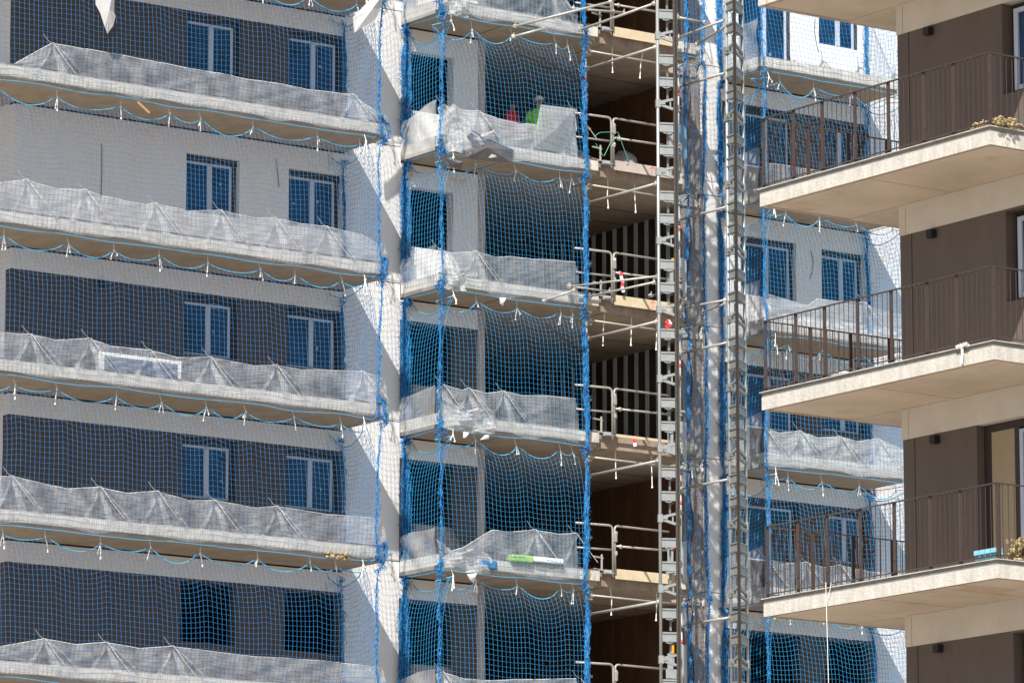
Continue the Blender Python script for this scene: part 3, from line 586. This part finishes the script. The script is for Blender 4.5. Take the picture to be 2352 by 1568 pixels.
# ------------------------------------------------------------------ hoist masts
def make_mast(L,F,Rr,off,z0,z1,label,cell=.508):
    L,F,Rr=[np.array(p,float) for p in(L,F,Rr)]; t=empty('hoist_mast',(L[0],L[1],z0),label,'hoist mast','rack and pinion hoist masts')
    def P(a,z): return (a[0],a[1],z)
    part(MB().tube([P(L,z0),P(L,z1)],.036,12),'upright','galvanised',t,True)
    part(MB().tube([P(Rr,z0),P(Rr,z1)],.036,12),'upright','galvanised',t,True)
    rk=MB().beam(P(F,z0),P(F,z1),.055,.055,(L[0]-F[0]+.01,L[1]-F[1],0)); 
    fr_=F+(F-(L+Rr)/2)/np.linalg.norm(F-(L+Rr)/2)*.042
    z=z0
    while z<z1: rk.beam(P(fr_,z),P(fr_,z+.02),.036,.03,(1,.2,0)); z+=.04
    part(rk,'rack','rack_dark',t)
    z=z0+off; i=0
    def inset(a,b,q): d=(b-a)/np.linalg.norm(b-a); return a+d*q,b-d*q
    while z<z1-.3:
        cm=(i%3==2)
        sides=((L,F),(F,Rr))
        if not cm:
            m_=MB()
            for a,b in sides:
                p,q=inset(a,b,.034)
                m_.beam(P(p,z),P(q,z),.135,.022)
                m_.beam(P(p,z+.088),P(q,z+.088),.034,.06); m_.beam(P(p,z-.085),P(q,z-.085),.034,.06)
                mid=(p+q)/2; m_.beam(P(p*.75+q*.25,z-.115),P(mid,z-.135),.02,.04); m_.beam(P(mid,z-.135),P(p*.25+q*.75,z-.115),.02,.04)
            p,q=inset(L,Rr,.04); m_.beam(P(p,z),P(q,z),.05,.05)
            part(m_,'rung','galvanised',t)
            s=MB(); c=(L*.45+F*.3+Rr*.25); s.beam(P(c,z-.13),P(c,z-.36),.045,.02,(1,0,0)); s.beam((c[0],c[1],z-.16),(c[0]+.1,c[1]-.02,z-.12),.03,.03)
            part(s,'strut','galvanised',t)
        else:
            m_=MB(); d=(F-L)/np.linalg.norm(F-L); c=np.array([L[0],L[1]])
            m_.beam(P(c-d*.05,z+.02),P(c+d*.055,z+.02),.17,.095)
            m_.beam(P(c+d*.10,z+.0),P(c+d*.10,z+.001+.05),.12,.09,(d[0],d[1],0)) 
            m_.beam(P(c+d*.07,z+.055),P(F-d*.04,z+.125),.055,.06); m_.beam(P(c+d*.07,z-.01),P(F-d*.04,z-.095),.055,.06)
            dd=(Rr-F)/np.linalg.norm(Rr-F); m_.beam(P(F+dd*.04,z+.1),P(Rr-dd*.02,z+.02),.055,.06); m_.beam(P(F+dd*.04,z-.06),P(Rr-dd*.03,z-.1),.06,.06)
            m_.beam(P(Rr-dd*.05,z+.02),P(Rr+dd*.05,z+.02),.17,.095)
            m_.beam(P(c+d*.28,z-.08),P(F-d*.1,z+.1),.03,.03)
            part(m_,'coupler','galvanised',t)
        z+=cell; i+=1
    return t
ZB=10.2; ZT=31.6
z3=onY(1530,840/1,-3.8)[2]
make_mast(onY(1514,800,-3.8)[:2],onY(1553,800,-3.96)[:2],onY(1557,800,-3.62)[:2],.10,ZB,ZT,'galvanised rack mast standing in front of the open hoist bay')
make_mast(onY(1674,800,-3.0)[:2],onY(1693,800,-3.38)[:2],onY(1711,800,-3.02)[:2],.28,ZB,ZT,'galvanised rack mast between the hoist bay and the neighbouring balconies')
# ------------------------------------------------------------------ steel props and tubes of the hoist bay
LPX,RPX=4.43,7.03; PY=-1.22
def make_prop(x,y,k,label):
    z1=zk(k)-.001; z0=zk(k+1)+TH; t=empty('steel_prop',(x,y,z0),label,'prop','steel props between the slabs')
    part(MB().tube([(x,y,z0+.008),(x,y,z1-.06)],.028,10),'tube','tube_steel',t,True)
    part(MB().box(x-.1,x+.1,y-.09,y+.09,z1-.06,z1-.002),'head_plate','plank_wood' if k%2 else 'tube_steel',t); part(MB().box(x-.07,x+.07,y-.07,y+.07,z0,z0+.008),'base_plate','tube_steel',t)
    zr_=z1-.95-.05*k
    part(MB().tube([(x,y,zr_),(x,y,zr_+.09)],.0295,10),'colour_band','red_paint',t,True)
    for q in(.35,1.25,2.1): part(MB().tube([(x,y,z1-q),(x,y,z1-q+.035)],.055,8),'collar','tube_steel',t)
    for q in(.3,2.0): part(MB().beam((x-.02,y-.04,z1-q),(x+.09,y-.05,z1-q),.05,.05),'clamp','tube_steel',t)
def tubeobj(p,q,label,r=.029,clamps=(.02,.98)):
    t=empty('scaffold_tube',tuple(p),label,'scaffold tube','loose scaffold tubes around the hoist bay'); p=np.array(p,float);q=np.array(q,float)
    part(MB().tube([p,q],r,10),'tube','tube_steel',t,True)
    for s in clamps:
        c=MB(); m_=p+(q-p)*s; c.ball(m_,.05,.05,.045,5,.25); c.beam(m_+(0,0,.03),m_+(0.02,.0,.09),.02,.02); c.beam(m_-(0.03,0,.03),m_+(0.05,.0,-.02),.03,.07)
        part(c,'clamp','tube_steel',t)
for k in range(-1,4):
    st=storey(k)
    make_prop(LPX,PY,k,'steel prop left of the open hoist bay '+st); make_prop(RPX,PY,k,'steel prop right of the open hoist bay '+st)
    z=zk(k)
    tubeobj((LPX,PY-.06,z-.22),(RPX,PY-.06,z-.235),'level scaffold tube joining the two props '+st,.022)
    tubeobj((LPX-.05,PY-.08,z-.655),(4.47,-3.76,z-.63),'scaffold tube tying the left prop to the hoist mast '+st)
    tubeobj((RPX-.05,PY-.06,z-.70),(7.02,-3.0,z-.70),'scaffold tube from the right prop to the second mast '+st)
def zc(ix,iy,ox,oy): return (ox/1.7415+ix/3.9014, oy/1.7415+iy/3.9014)
def rc(ix,iy,row,col): return zc(ix,iy,(0,1024,2048,3072)[col],(0,700,1400,2031)[row])
# extra tubes bristling at two levels
ex=[((1178,62),(1406,4),-1.6,-2.9),((1330,70),(1505,8),-1.5,-3.4),((1178,85),(1250,66),-1.6,-2.0),((1315,20),(1435,30),-1.5,-1.5),((1555,40),(1616,52),-1.6,-1.6),((1556,88),(1668,45),-1.6,-3.0),((1600,103),(1668,60),-1.55,-3.0)]
for i,(a,b,ya,yb) in enumerate(ex):
    tubeobj(onY(*a,ya),onY(*b,yb),['long sloping scaffold tube above the top recess','second sloping scaffold tube running up to the mast head','short scaffold tube clamped under the long sloping one','short level tube beside the upper guard rail','short scaffold stub right of the first mast near the top','upper scaffold tube reaching the second mast near the top','lower scaffold tube reaching the second mast near the top'][i])
ex=[(rc(500,1000,1,2),rc(1320,905,1,2),-1.6,-3.75),(rc(500,995,1,2),rc(880,1045,1,2),-1.6,-1.6),(rc(680,1090,1,2),rc(1280,960,1,2),-1.55,-3.3),(rc(280,1130,1,2),rc(560,1030,1,2),-1.7,-2.3),(rc(1500,1195,1,2),rc(1915,1120,1,2),-1.5,-2.95),(rc(1700,1230,1,2),rc(1915,1150,1,2),-1.9,-2.95),(rc(1400,980,1,2),rc(1700,1015,1,2),-1.7,-1.7),(rc(1500,1100,1,2),rc(1560,1130,1,2),-1.9,-1.9),(rc(1240,1080,1,2),rc(1430,1040,1,2),-3.2,-3.9)]
nm=['long scaffold tube crossing the gate of the middle landing to the first mast','short tube crossing behind the long one at the middle landing','lower tube with open end at the middle landing','tube sticking out through the net by the middle landing','scaffold tube to the second mast at the middle landing','second scaffold tube to the second mast, ends in a clamp','level tube across the grey curtain at the middle landing','open tube stub right of the first mast at the middle landing','small bracket tube round the first mast at the middle landing']
for i,(a,b,ya,yb) in enumerate(ex): tubeobj(onY(*a,ya),onY(*b,yb),nm[i],.024 if i<8 else .014)
# guard rails on every landing
def fillet(pts,rad=.12,n=5):
    P=[np.array(p,float) for p in pts]; out=[P[0]]
    for i in range(1,len(P)-1):
        a=P[i-1]-P[i]; b=P[i+1]-P[i]; ra=min(rad,np.linalg.norm(a)*.45); rb=min(rad,np.linalg.norm(b)*.45)
        p0=P[i]+a/np.linalg.norm(a)*ra; p1=P[i]+b/np.linalg.norm(b)*rb
        for k in range(n+1): t=k/n; out.append(p0*(1-t)**2+P[i]*2*t*(1-t)+p1*t*t)
    out.append(P[-1]); return out
GY=-1.47
def gp(ix,iy,dz=0,y=GY): p=onY(*rc(ix,iy,1,2),y); return (p[0],p[1],p[2]-zk(1))
la=gp(563,655); lb=gp(893,693); lc=gp(897,1100); l2a=gp(573,870); l2b=gp(893,906)
ra_=gp(910,695); rb_=gp(1390,768); rc0=gp(916,1100); r2a=gp(925,875); r2b=gp(1400,935)
for k in range(-1,5):
    z=zk(k); off=(0,0,z); A=lambda p:(p[0],p[1],p[2]+z); st=storey(k-1)
    t=empty('guard_rail',A(lc),'left bent-tube gate rail on the hoist landing '+st,'guard rail','guard rails on the hoist landings')
    part(MB().tube(fillet([A(la),A(lb),A(lc)]),.026,10),'frame','tube_steel',t,True)
    part(MB().tube([A(l2a),A(l2b)],.022,10),'mid_rail','tube_steel',t,True)
    s=MB().tube([A((l2a[0]+.72,GY+.05,l2a[2]-.09)),A((l2a[0]+.72,GY+.05,lc[2]+.02))],.024,8)
    for dz in(-.15,-.42): s.beam(A((l2a[0]+.5,GY+.05,l2a[2]+dz)),A((l2a[0]+.76,GY+.05,l2a[2]+dz-.02)),.03,.03)
    part(s,'post','tube_steel',t,False)
    t=empty('guard_rail',A(rc0),'right bent-tube gate rail on the hoist landing '+st,'guard rail','guard rails on the hoist landings')
    part(MB().tube(fillet([A(rc0),A(ra_),A(rb_)],.10),.024,10),'frame','tube_steel',t,True)
    part(MB().tube([A(r2a),A(r2b)],.024,10),'mid_rail','tube_steel',t,True)
    for q in(.18,.62): m_=np.array(A(rc0)); part(MB().ball((m_[0],m_[1]-.02,A(ra_)[2]-q),.04,.04,.06,5,.3),'clamp','tube_steel',t)
    part(MB().beam(np.array(A(ra_))+(0,-.03,-.2),np.array(A(ra_))+(.0,-.03,-.36),.07,.04,(1,0,0)),'hinge','tube_steel',t); m_=np.array(A(r2a)); part(MB().ball(m_+(.12,0,0),.045,.045,.05,5,.2),'clamp','tube_steel',t)
    # toe board
    b0=gp(915,1085,y=GY+.05); b1=gp(1380,1145,y=GY+.05)
    mb=MB(); zt0=b0[2]+z; zt1=b1[2]+z; hh=.06 if k==2 else .22
    x0,x1=b0[0],6.7; y0,y1=GY+.03,GY+.055; zb_=z+.17-(.0)
    if k==2: zb_=z+.27
    mb.box(x0,x1,y0,y1,zb_,zb_+hh)
    o=mb.build('toe_board','plank_wood' if k!=0 else 'plaster_board'); tag(o,('narrow timber toe board' if k==2 else 'pale toe board')+' on the hoist landing '+st,'board','toe boards on the hoist landings')
    if k in(0,1):
        ar=MB(); xm=x0+1.05
        ar.beam((xm,y0-.002,zb_+.02),(xm+.02,y0-.002,zb_+.2),.012,.002,(1,0,0)); ar.beam((xm+.02,y0-.002,zb_+.2),(xm-.05,y0-.002,zb_+.14),.012,.002); ar.beam((xm+.02,y0-.002,zb_+.2),(xm+.09,y0-.002,zb_+.15),.012,.002)
        ar.build('arrow_mark','tape_red',o)
    # grey sill between the posts
    o=MB().box(l2a[0]+.78,x0-.06,GY+.02,GY+.12,z+TH-.06,z+TH+.03).box(l2a[0]+.78,x0-.06,GY-.02,GY+.02,z+TH-.05,z+TH-.03).build('sill_rail','plate_grey'); tag(o,'short grey steel sill left of the landing gate '+st,'sill','steel sills on the hoist landings')
    # landing lock plate behind the mast
    if k<0: continue
    p=onY(1566,rc(0,{0:1120,1:745}.get(k,0),k,2)[1] if k<2 else {2:968,3:1243,4:1480}[k],-1.75)
    t=empty('lock_plate',(p[0],-1.75,p[2]-.8),('blue' if k==0 else 'grey')+' lock plate with round notch behind the first mast '+st,'plate','lock plates of the hoist landings')
    mb=MB(); prof=[(-.11,0),(.12,0),(.13,-.62),(.12,-.95),(.05,-.85),(.02,-.74)]
    for q in range(7):
        a=-math.pi/2+math.pi*q/6; prof.append((-.11+.13*math.cos(a),-.52+.13*math.sin(a)))
    prof.append((-.11,-.39))
    n=len(prof); mb.v=[(p[0]+a,-1.76,p[2]+b) for a,b in prof]+[(p[0]+a,-1.74,p[2]+b) for a,b in prof]; mb.f=[tuple(range(n))[::-1],tuple(range(n,2*n))]+[(i,(i+1)%n,n+(i+1)%n,n+i) for i in range(n)]
    part(mb,'plate','plate_blue' if k==0 else 'plate_grey',t)
    part(MB().box(p[0]-.33,p[0]-.12,-1.72,-1.6,p[2]-.75,p[2]-.55).box(p[0]-.3,p[0]-.2,-1.7,-1.62,p[2]-.54,p[2]-.2),'lock_box','plate_grey',t)
    part(MB().box(p[0]-.24,p[0]-.19,-1.72,-1.68,p[2]-.2,p[2]-.02),'handle','orange' if k in(0,1,4) else 'red_paint',t)
# hanging cords under the recess slabs
cords=[(-1,[(1407,90),(1406,118),(1407,163)]),(-1,[(1482,95),(1472,143),(1470,176)]),(0,[(1396,425),(1395,450),(1397,474)]),(0,[(1457,420),(1458,450),(1460,484)]),(1,[(1388,732),(1386,750),(1385,789)]),(1,[(1450,735),(1450,760),(1449,789)]),(1,[(1509,745),(1508,775),(1507,799)]),
 (2,[(1413,1040),(1414,1070),(1415,1094)]),(2,[(1496,1050),(1497,1080),(1498,1115)]),(3,[(1402,1350),(1405,1380),(1404,1407)]),(3,[(1508,1370),(1508,1395),(1507,1420)])]
for i,(k,pts) in enumerate(cords):
    P=[onY(x,y,-1.15) for x,y in pts]; P.insert(0,np.array([P[0][0],-1.15,zk(k)])); mb=MB().tube(P,.012,6); e=P[-1]; mb.tube([e,(e[0],e[1],e[2]-.05)],.013,6,True,.024)
    o=mb.build('cord','rope_white'); tag(o,'white cord under the hoist bay slab, '+('left one ' if i in(0,2,4,7,9) else 'middle one ' if i==5 else 'right one ')+storey(k),'cord','white cords hanging in the hoist bay')
# ------------------------------------------------------------------ loose things
def lump(name,c,r,m,label,cat,jit=.18,n=10):
    o=MB().ball(c,*r,n=n,jit=jit).build(name,m,None,True); tag(o,label,cat); return o
p=onY(1480,352,-.6); lump('sack',(p[0]+.15,.35,zk(0)+TH+.40),(.34,.3,.42),'plastic_grey','large grey plastic sack standing behind the toe board of the second landing','sack',.06)
p=onY(1440,350,-.1); lump('plastic_heap',(5.2,.6,zk(0)+TH+.3),(.9,.5,.42),'plastic_grey','low heap of grey plastic sheeting in the hoist bay behind the sack','plastic heap',.08,12)
# green strap loops on the gate
q=lambda ix,iy:onY(*zc(ix*2.24*400/2091,iy*2.24*400/2091,2300,400),GY-.03)
st_=MB().tube(fillet([q(400,770),q(520,680),q(890,670),q(930,740),q(760,860),q(600,1190),q(430,910)],.05),.006,5)
st_.tube([q(930,740),q(1000,960),q(1110,1240),q(1060,1270)],.006,5); tag(st_.build('strap','green_strap'),'loose green packing strap looped round the gate rails of the second landing','strap')
for i,(pts,l) in enumerate([([rc(985,870,1,2),rc(975,905,1,2),rc(995,960,1,2),rc(985,1000,1,2),rc(1000,1050,1,2)],'red and white warning tape fluttering from the mid rail of the third landing'),([rc(1095,1,2,2),rc(1100,830,2,2),rc(1105,860,2,2)],'short red and white tape end under the toe board of the fourth landing'),([rc(1380,1330,1,2),rc(1400,1300,1,2),rc(1425,1340,1,2),rc(1375,1365,1,2)],'bunched red and white tape tied to the first mast')]):
    if i==1: pts=[rc(1095,795,2,2),rc(1098,830,2,2),rc(1104,862,2,2)]
    t=empty('warning_tape',tuple(onY(*pts[0],GY-.06)),l,'tape','pieces of red and white warning tape')
    yy=GY-.06 if i<2 else -3.9
    for a,b,c in [(pts[s],pts[s+1],s) for s in range(len(pts)-1)]:
        A_,B_=onY(*a,yy),onY(*b,yy); part(MB().beam(A_,B_,.006,.075,(.2,1,.1)),'strip','tape_red' if c%2==0 else 'tape_white',t)
# short timber stick poking from left slab
o=MB().beam(onY(316,235,-1.9),onY(343,260,-1.95),.05,.03).build('stick','stick_wood'); tag(o,'small brown wooden stick poking out below the second slab at the left','stick')
# white plastic hanging top left
def rag(name,pts,Y,m,label,cat,grp=None):
    P=[onY(x,y,Y) for x,y in pts]; n=len(P); c=sum(P)/n; mb=MB(); mb.v=[tuple(p+(0,-.03*math.sin(i*2.2),0)) for i,p in enumerate(P)]+[tuple(c+(0,-.10,0))]+[tuple(p+(0,.02-.02*math.cos(i),0)) for i,p in enumerate(P)]
    mb.f=[(i,(i+1)%n,n) for i in range(n)]+[(n+1+(i+1)%n,n+1+i,n) for i in range(n)]+[(i,n+1+i,n+1+(i+1)%n,(i+1)%n) for i in range(n)]
    o=mb.build(name,m); tag(o,label,cat,grp); return o
rag('plastic_film',[(220,-40),(262,-40),(264,30),(265,38),(259,60),(248,78),(240,62),(230,30),(221,10)],-1.9,'gauze_dense','torn white plastic film hanging in the net at the top left','film')
rag('plastic_film',[(868,-20),(885,-20),(875,20),(862,45),(815,75),(812,40),(835,15)],-1.95,'gauze_dense','white plastic film tangled in the net beside the first white pier','film')
G2='torn plastic scraps dangling from the middle balcony edges'
rag('plastic_scrap',[(1022,362),(1064,372),(1059,392),(1038,380)],-1.62,'plastic_dark','dark grey plastic scrap under the crumpled sheet of the second slab','scrap',G2)
rag('plastic_scrap',[(1147,684),(1160,684),(1157,702),(1151,697)],-1.62,'tape_white','white plastic scrap under the third slab','scrap',G2)
rag('plastic_scrap',[(1064,992),(1075,993),(1073,1004),(1066,1005)],-1.62,'tape_white','left white scrap under the fourth slab','scrap',G2)
rag('plastic_scrap',[(1115,998),(1122,1000),(1124,1008),(1105,1009)],-1.62,'tape_white','right white scrap under the fourth slab','scrap',G2)
rag('plastic_scrap',[(1072,1318),(1094,1316),(1090,1338),(1080,1330)],-1.62,'tape_white','white plastic scrap under the fifth slab','scrap',G2)
rag('plastic_sheet',[(1060,330),(1085,300),(1110,312),(1180,345),(1172,372),(1110,368),(1070,362)],-1.53,'plastic_dark','dark folded plastic sheet lying over the edge of the second middle slab','sheet')
rag('board_offcut',[(1242,240),(1318,250),(1312,352),(1225,340)],-1.50,'gauze_board','pale board standing up behind the net at the second middle balcony','board')
# leaning window frame on third left balcony
zf=zk(2)+TH; t=empty('spare_window',(-6.9,-1.2,zf),'spare white framed window with blue glass leaning on the third left balcony','window')
a=onY(228,812,-1.3); b=onY(414,826,-1.3); zt_=(a[2]+b[2])/2; x0,x1=a[0],b[0]
part(MB().box(x0,x1,-1.34,-1.28,zt_-.07,zt_).box(x0,x0+.10,-1.34,-1.28,zf+.01,zt_-.071).box(x1-.07,x1,-1.34,-1.28,zf+.01,zt_-.071),'frame','helmet_white',t)
part(MB().box(x0+.101,x1-.071,-1.32,-1.30,zf+.01,zt_-.072),'pane','glass',t)
# parcels at the fifth middle balcony
for c0,c1,m,l in(((1172,1272),(1222,1293),'parcel_green','bright green wrapped parcel under the net on the fifth middle slab'),((1224,1277),(1292,1296),'helmet_white','long white parcel beside the green one on the fifth middle slab'),((1105,1285),(1140,1308),'parcel_blue','blue plastic bundle on the edge of the fifth middle slab')):
    p0=onY(*c0,-1.52); p1=onY(*c1,-1.52); mb=MB(); mb.box(p0[0],p1[0],-1.58,-1.36,min(p0[2],p1[2]),max(p0[2],p1[2]))
    o=mb.build('parcel',m); bv=o.modifiers.new('b','BEVEL'); bv.width=.03; bv.segments=3; tag(o,l,'parcel')
# foam rubble stuck on slab edges
def crumbs(name,c,ext,n,m,label,cat,s=(.03,.08)):
    mb=MB()
    for i in range(n):
        p=[c[q]+random.uniform(-1,1)*ext[q] for q in range(3)]; r=random.uniform(*s); mb.ball(p,r,r*.8,r*.7,4,.35)
    o=mb.build(name,m); tag(o,label,cat); return o
p=onY(775,1275,-1.72); crumbs('foam_rubble',p,(.28,.04,.07),26,'insulation','crumbled yellow foam stuck on the left balcony edge near the first pier','rubble',(.02,.06))
p=onY(990,1290,-1.5)
# things on the neighbour balconies
zb1=zr(1)+TT; 
crumbs('insulation_pile',(-12.9,-34.55,zb1+.08),(.18,.35,.06),260,'insulation','yellow insulation rubble at the corner of the upper neighbour balcony','insulation',(.012,.035))
crumbs('insulation_pile',(-12.2,-34.62,zb1+.07),(.9,.12,.04),300,'insulation','strip of yellow insulation rubble right of the corner post, upper neighbour balcony','insulation',(.01,.03))
zb3=zr(3)+TT
crumbs('insulation_pile',(-12.15,-34.45,zb3+.2),(.42,.16,.18),420,'insulation','heap of yellow insulation on the lowest neighbour balcony at the frame edge','insulation',(.015,.05))
tr=empty('plastic_tray',(-13.02,-34.4,zb3),'pale cyan plastic tray with four compartments on the lowest neighbour balcony','tray')
part(MB().box(-13.1,-13.0,-34.72,-34.22,zb3,zb3+.10),'body','cyan_plastic',tr)
for q in range(4): part(MB().box(-13.13,-13.0,-34.70+.125*q,-34.60+.125*q,zb3+.105,zb3+.17),'compartment','cyan_plastic',tr)
q=onX(2210,795,BX-.05); cl=MB()
for i in range(9): cl.tube([q+(random.uniform(-.02,.02),random.uniform(-.15,.15),random.uniform(-.02,.04)) for _ in range(4)],.012,6)
cl.tube([q,q+(0,0,-.12),q+(-.01,.01,-.26)],.02,6); tag(cl.build('knotted_rag','rope_white'),'white knotted rope end tied to the middle neighbour balcony edge','rope')
a_=[onX(1897,1337,BX-.045),onX(1897,1350,BX-.05),onX(1899,1420,BX-.05),onX(1903,1566,BX-.05),onX(1905,1600,BX-.05)]
rp=MB().tube(a_,.0055,6); rp.tube([onX(1909,1337,BX-.045),onX(1907,1352,BX-.05),onX(1899,1378,BX-.052)],.005,6); tag(rp.build('rope','rope_white'),'long thin white rope hanging from the lowest neighbour balcony','rope')
cp=onX(1842,1491/1.7415+0*1,BX+.2)
o=MB().ball((-13.0,-31.1,zr(2)+TT+.05),.12,.16,.05,6,.15).build('plaster_clump','helmet_white'); tag(o,'small white plaster clump on the middle neighbour balcony behind the railing','plaster')
# ------------------------------------------------------------------ people
def person(loc,label,top,helmet,face):
    t=empty('person',loc,label,'person'); me=bpy.data.meshes.new('body'); bm=bmesh.new(); L=bm.verts.layers.skin.verify()
    J={'pel':(0,0,.95,.15),'wai':(0,0,1.1,.135),'che':(0,.0,1.32,.165),'nec':(0,0,1.5,.06),'hea':(0,-.01,1.60,.085),'top':(0,-.02,1.70,.08),
       'sl':(-.19,0,1.43,.065),'el':(-.27,-.02,1.17,.048),'hl':(-.2,-.24,1.02,.036),'sr':(.19,0,1.43,.065),'er':(.28,-.03,1.17,.048),'hr':(.24,-.25,1.08,.036),
       'kl':(-.11,-.02,.52,.075),'al':(-.12,0,.1,.05),'tl':(-.13,-.15,.05,.045),'kr':(.11,-.03,.52,.075),'ar':(.12,.02,.1,.05),'tr':(.13,-.13,.05,.045),
       'hpl':(-.1,0,.86,.1),'hpr':(.1,0,.86,.1)}
    E_=[('pel','wai'),('wai','che'),('che','nec'),('nec','hea'),('hea','top'),('che','sl'),('sl','el'),('el','hl'),('che','sr'),('sr','er'),('er','hr'),('pel','hpl'),('hpl','kl'),('kl','al'),('al','tl'),('pel','hpr'),('hpr','kr'),('kr','ar'),('ar','tr')]
    V={n:bm.verts.new(v[:3]) for n,v in J.items()}
    for n,v in J.items(): V[n][L].radius=(v[3],v[3]*.85)
    V['pel'][L].use_root=True
    for a,b in E_: bm.edges.new((V[a],V[b]))
    # fingers
    for h,sgn in(('hl',-1),('hr',1)):
        bx,by,bz,_=J[h]
        for f in range(5):
            p1=bm.verts.new((bx+(f-2)*.018,by-.06-.01*(f in(1,2)),bz+.005)); p2=bm.verts.new((bx+(f-2)*.02,by-.09-.012*(f in(1,2,3)),bz-.02))
            p1[L].radius=(.009,.009); p2[L].radius=(.008,.008); bm.edges.new((V[h],p1)); bm.edges.new((p1,p2))
    bm.to_mesh(me); bm.free(); me.materials.append(MAT['skin']); o=bpy.data.objects.new('body',me); COL.objects.link(o); o.parent=t
    o.modifiers.new('s','SKIN'); s=o.modifiers.new('u','SUBSURF'); s.levels=1; s.render_levels=2
    # jacket
    def ring(zs,name,m):
        mb=MB(); n=14; vs=[]
        for z,rx,ry,cy in zs:
            for k in range(n): a=2*math.pi*k/n; vs.append((rx*math.cos(a),cy+ry*math.sin(a),z))
        mb.v=vs; mb.f=[(i*n+k,i*n+(k+1)%n,(i+1)*n+(k+1)%n,(i+1)*n+k) for i in range(len(zs)-1) for k in range(n)]; return mb.build(name,m,t,True)
    ring([(.88,.2,.15,0),(1.05,.19,.145,0),(1.25,.215,.155,0),(1.4,.225,.15,0),(1.47,.15,.11,0),(1.51,.075,.07,0)],'jacket',top)
    for s_ in(-1,1): MB().tube([(s_*.19,0,1.43),(s_*.275,-.02,1.18)],.075,10,True,.065).tube([(s_*.275,-.02,1.18),(s_*.23,-.2,1.06)],.065,10,True,.052).build('sleeve',top if s_>0 or 1 else 'skin',t,True)
    for s_ in(-1,1): MB().tube([(s_*.1,0,.9),(s_*.115,-.02,.5),(s_*.12,0,.1)],.11,10,True,.07).build('trouser_leg','cloth_dark',t,True)
    MB().ball((0,-.105,1.615),.014,.02,.022,5).ball((-.032,-.092,1.64),.012,.008,.008,5).ball((.032,-.092,1.64),.012,.008,.008,5).build('face','skin',t,True)
    if helmet:
        mb=MB(); n=16; vs=[]
        for z,r_ in((1.655,.135),(1.665,.125),(1.70,.122),(1.745,.105),(1.775,.07),(1.79,.02)):
            for k in range(n): a=2*math.pi*k/n; vs.append((r_*.9*math.cos(a),-.02+r_*1.1*math.sin(a)-(.05 if z==1.655 and math.sin(a)<-.3 else 0),z))
        mb.v=vs; mb.f=[(i*n+k,i*n+(k+1)%n,(i+1)*n+(k+1)%n,(i+1)*n+k) for i in range(5) for k in range(n)]+[tuple(5*n+k for k in range(n))]; mb.build('hard_hat','helmet_white',t,True)
    else: MB().ball((0,0,1.69),.095,.105,.085,8).build('hair','lamp_black',t,True)
    t.rotation_euler=(0,0,face); return t
zp=zk(0)+TH-.02
p=onY(1238,226,.35); 
w1=person((p[0],.35,zp+max(-.3,min(.3,p[2]-zp-1.76))*0),'worker in white hard hat and green vest behind the upper middle balcony sheet','vest_green',True,-.7)
p2=onY(1176,240,.9); w2=person((p2[0],.9,zp),'worker in a red jacket bending in the shade behind the upper middle balcony','cloth_red',False,.5)
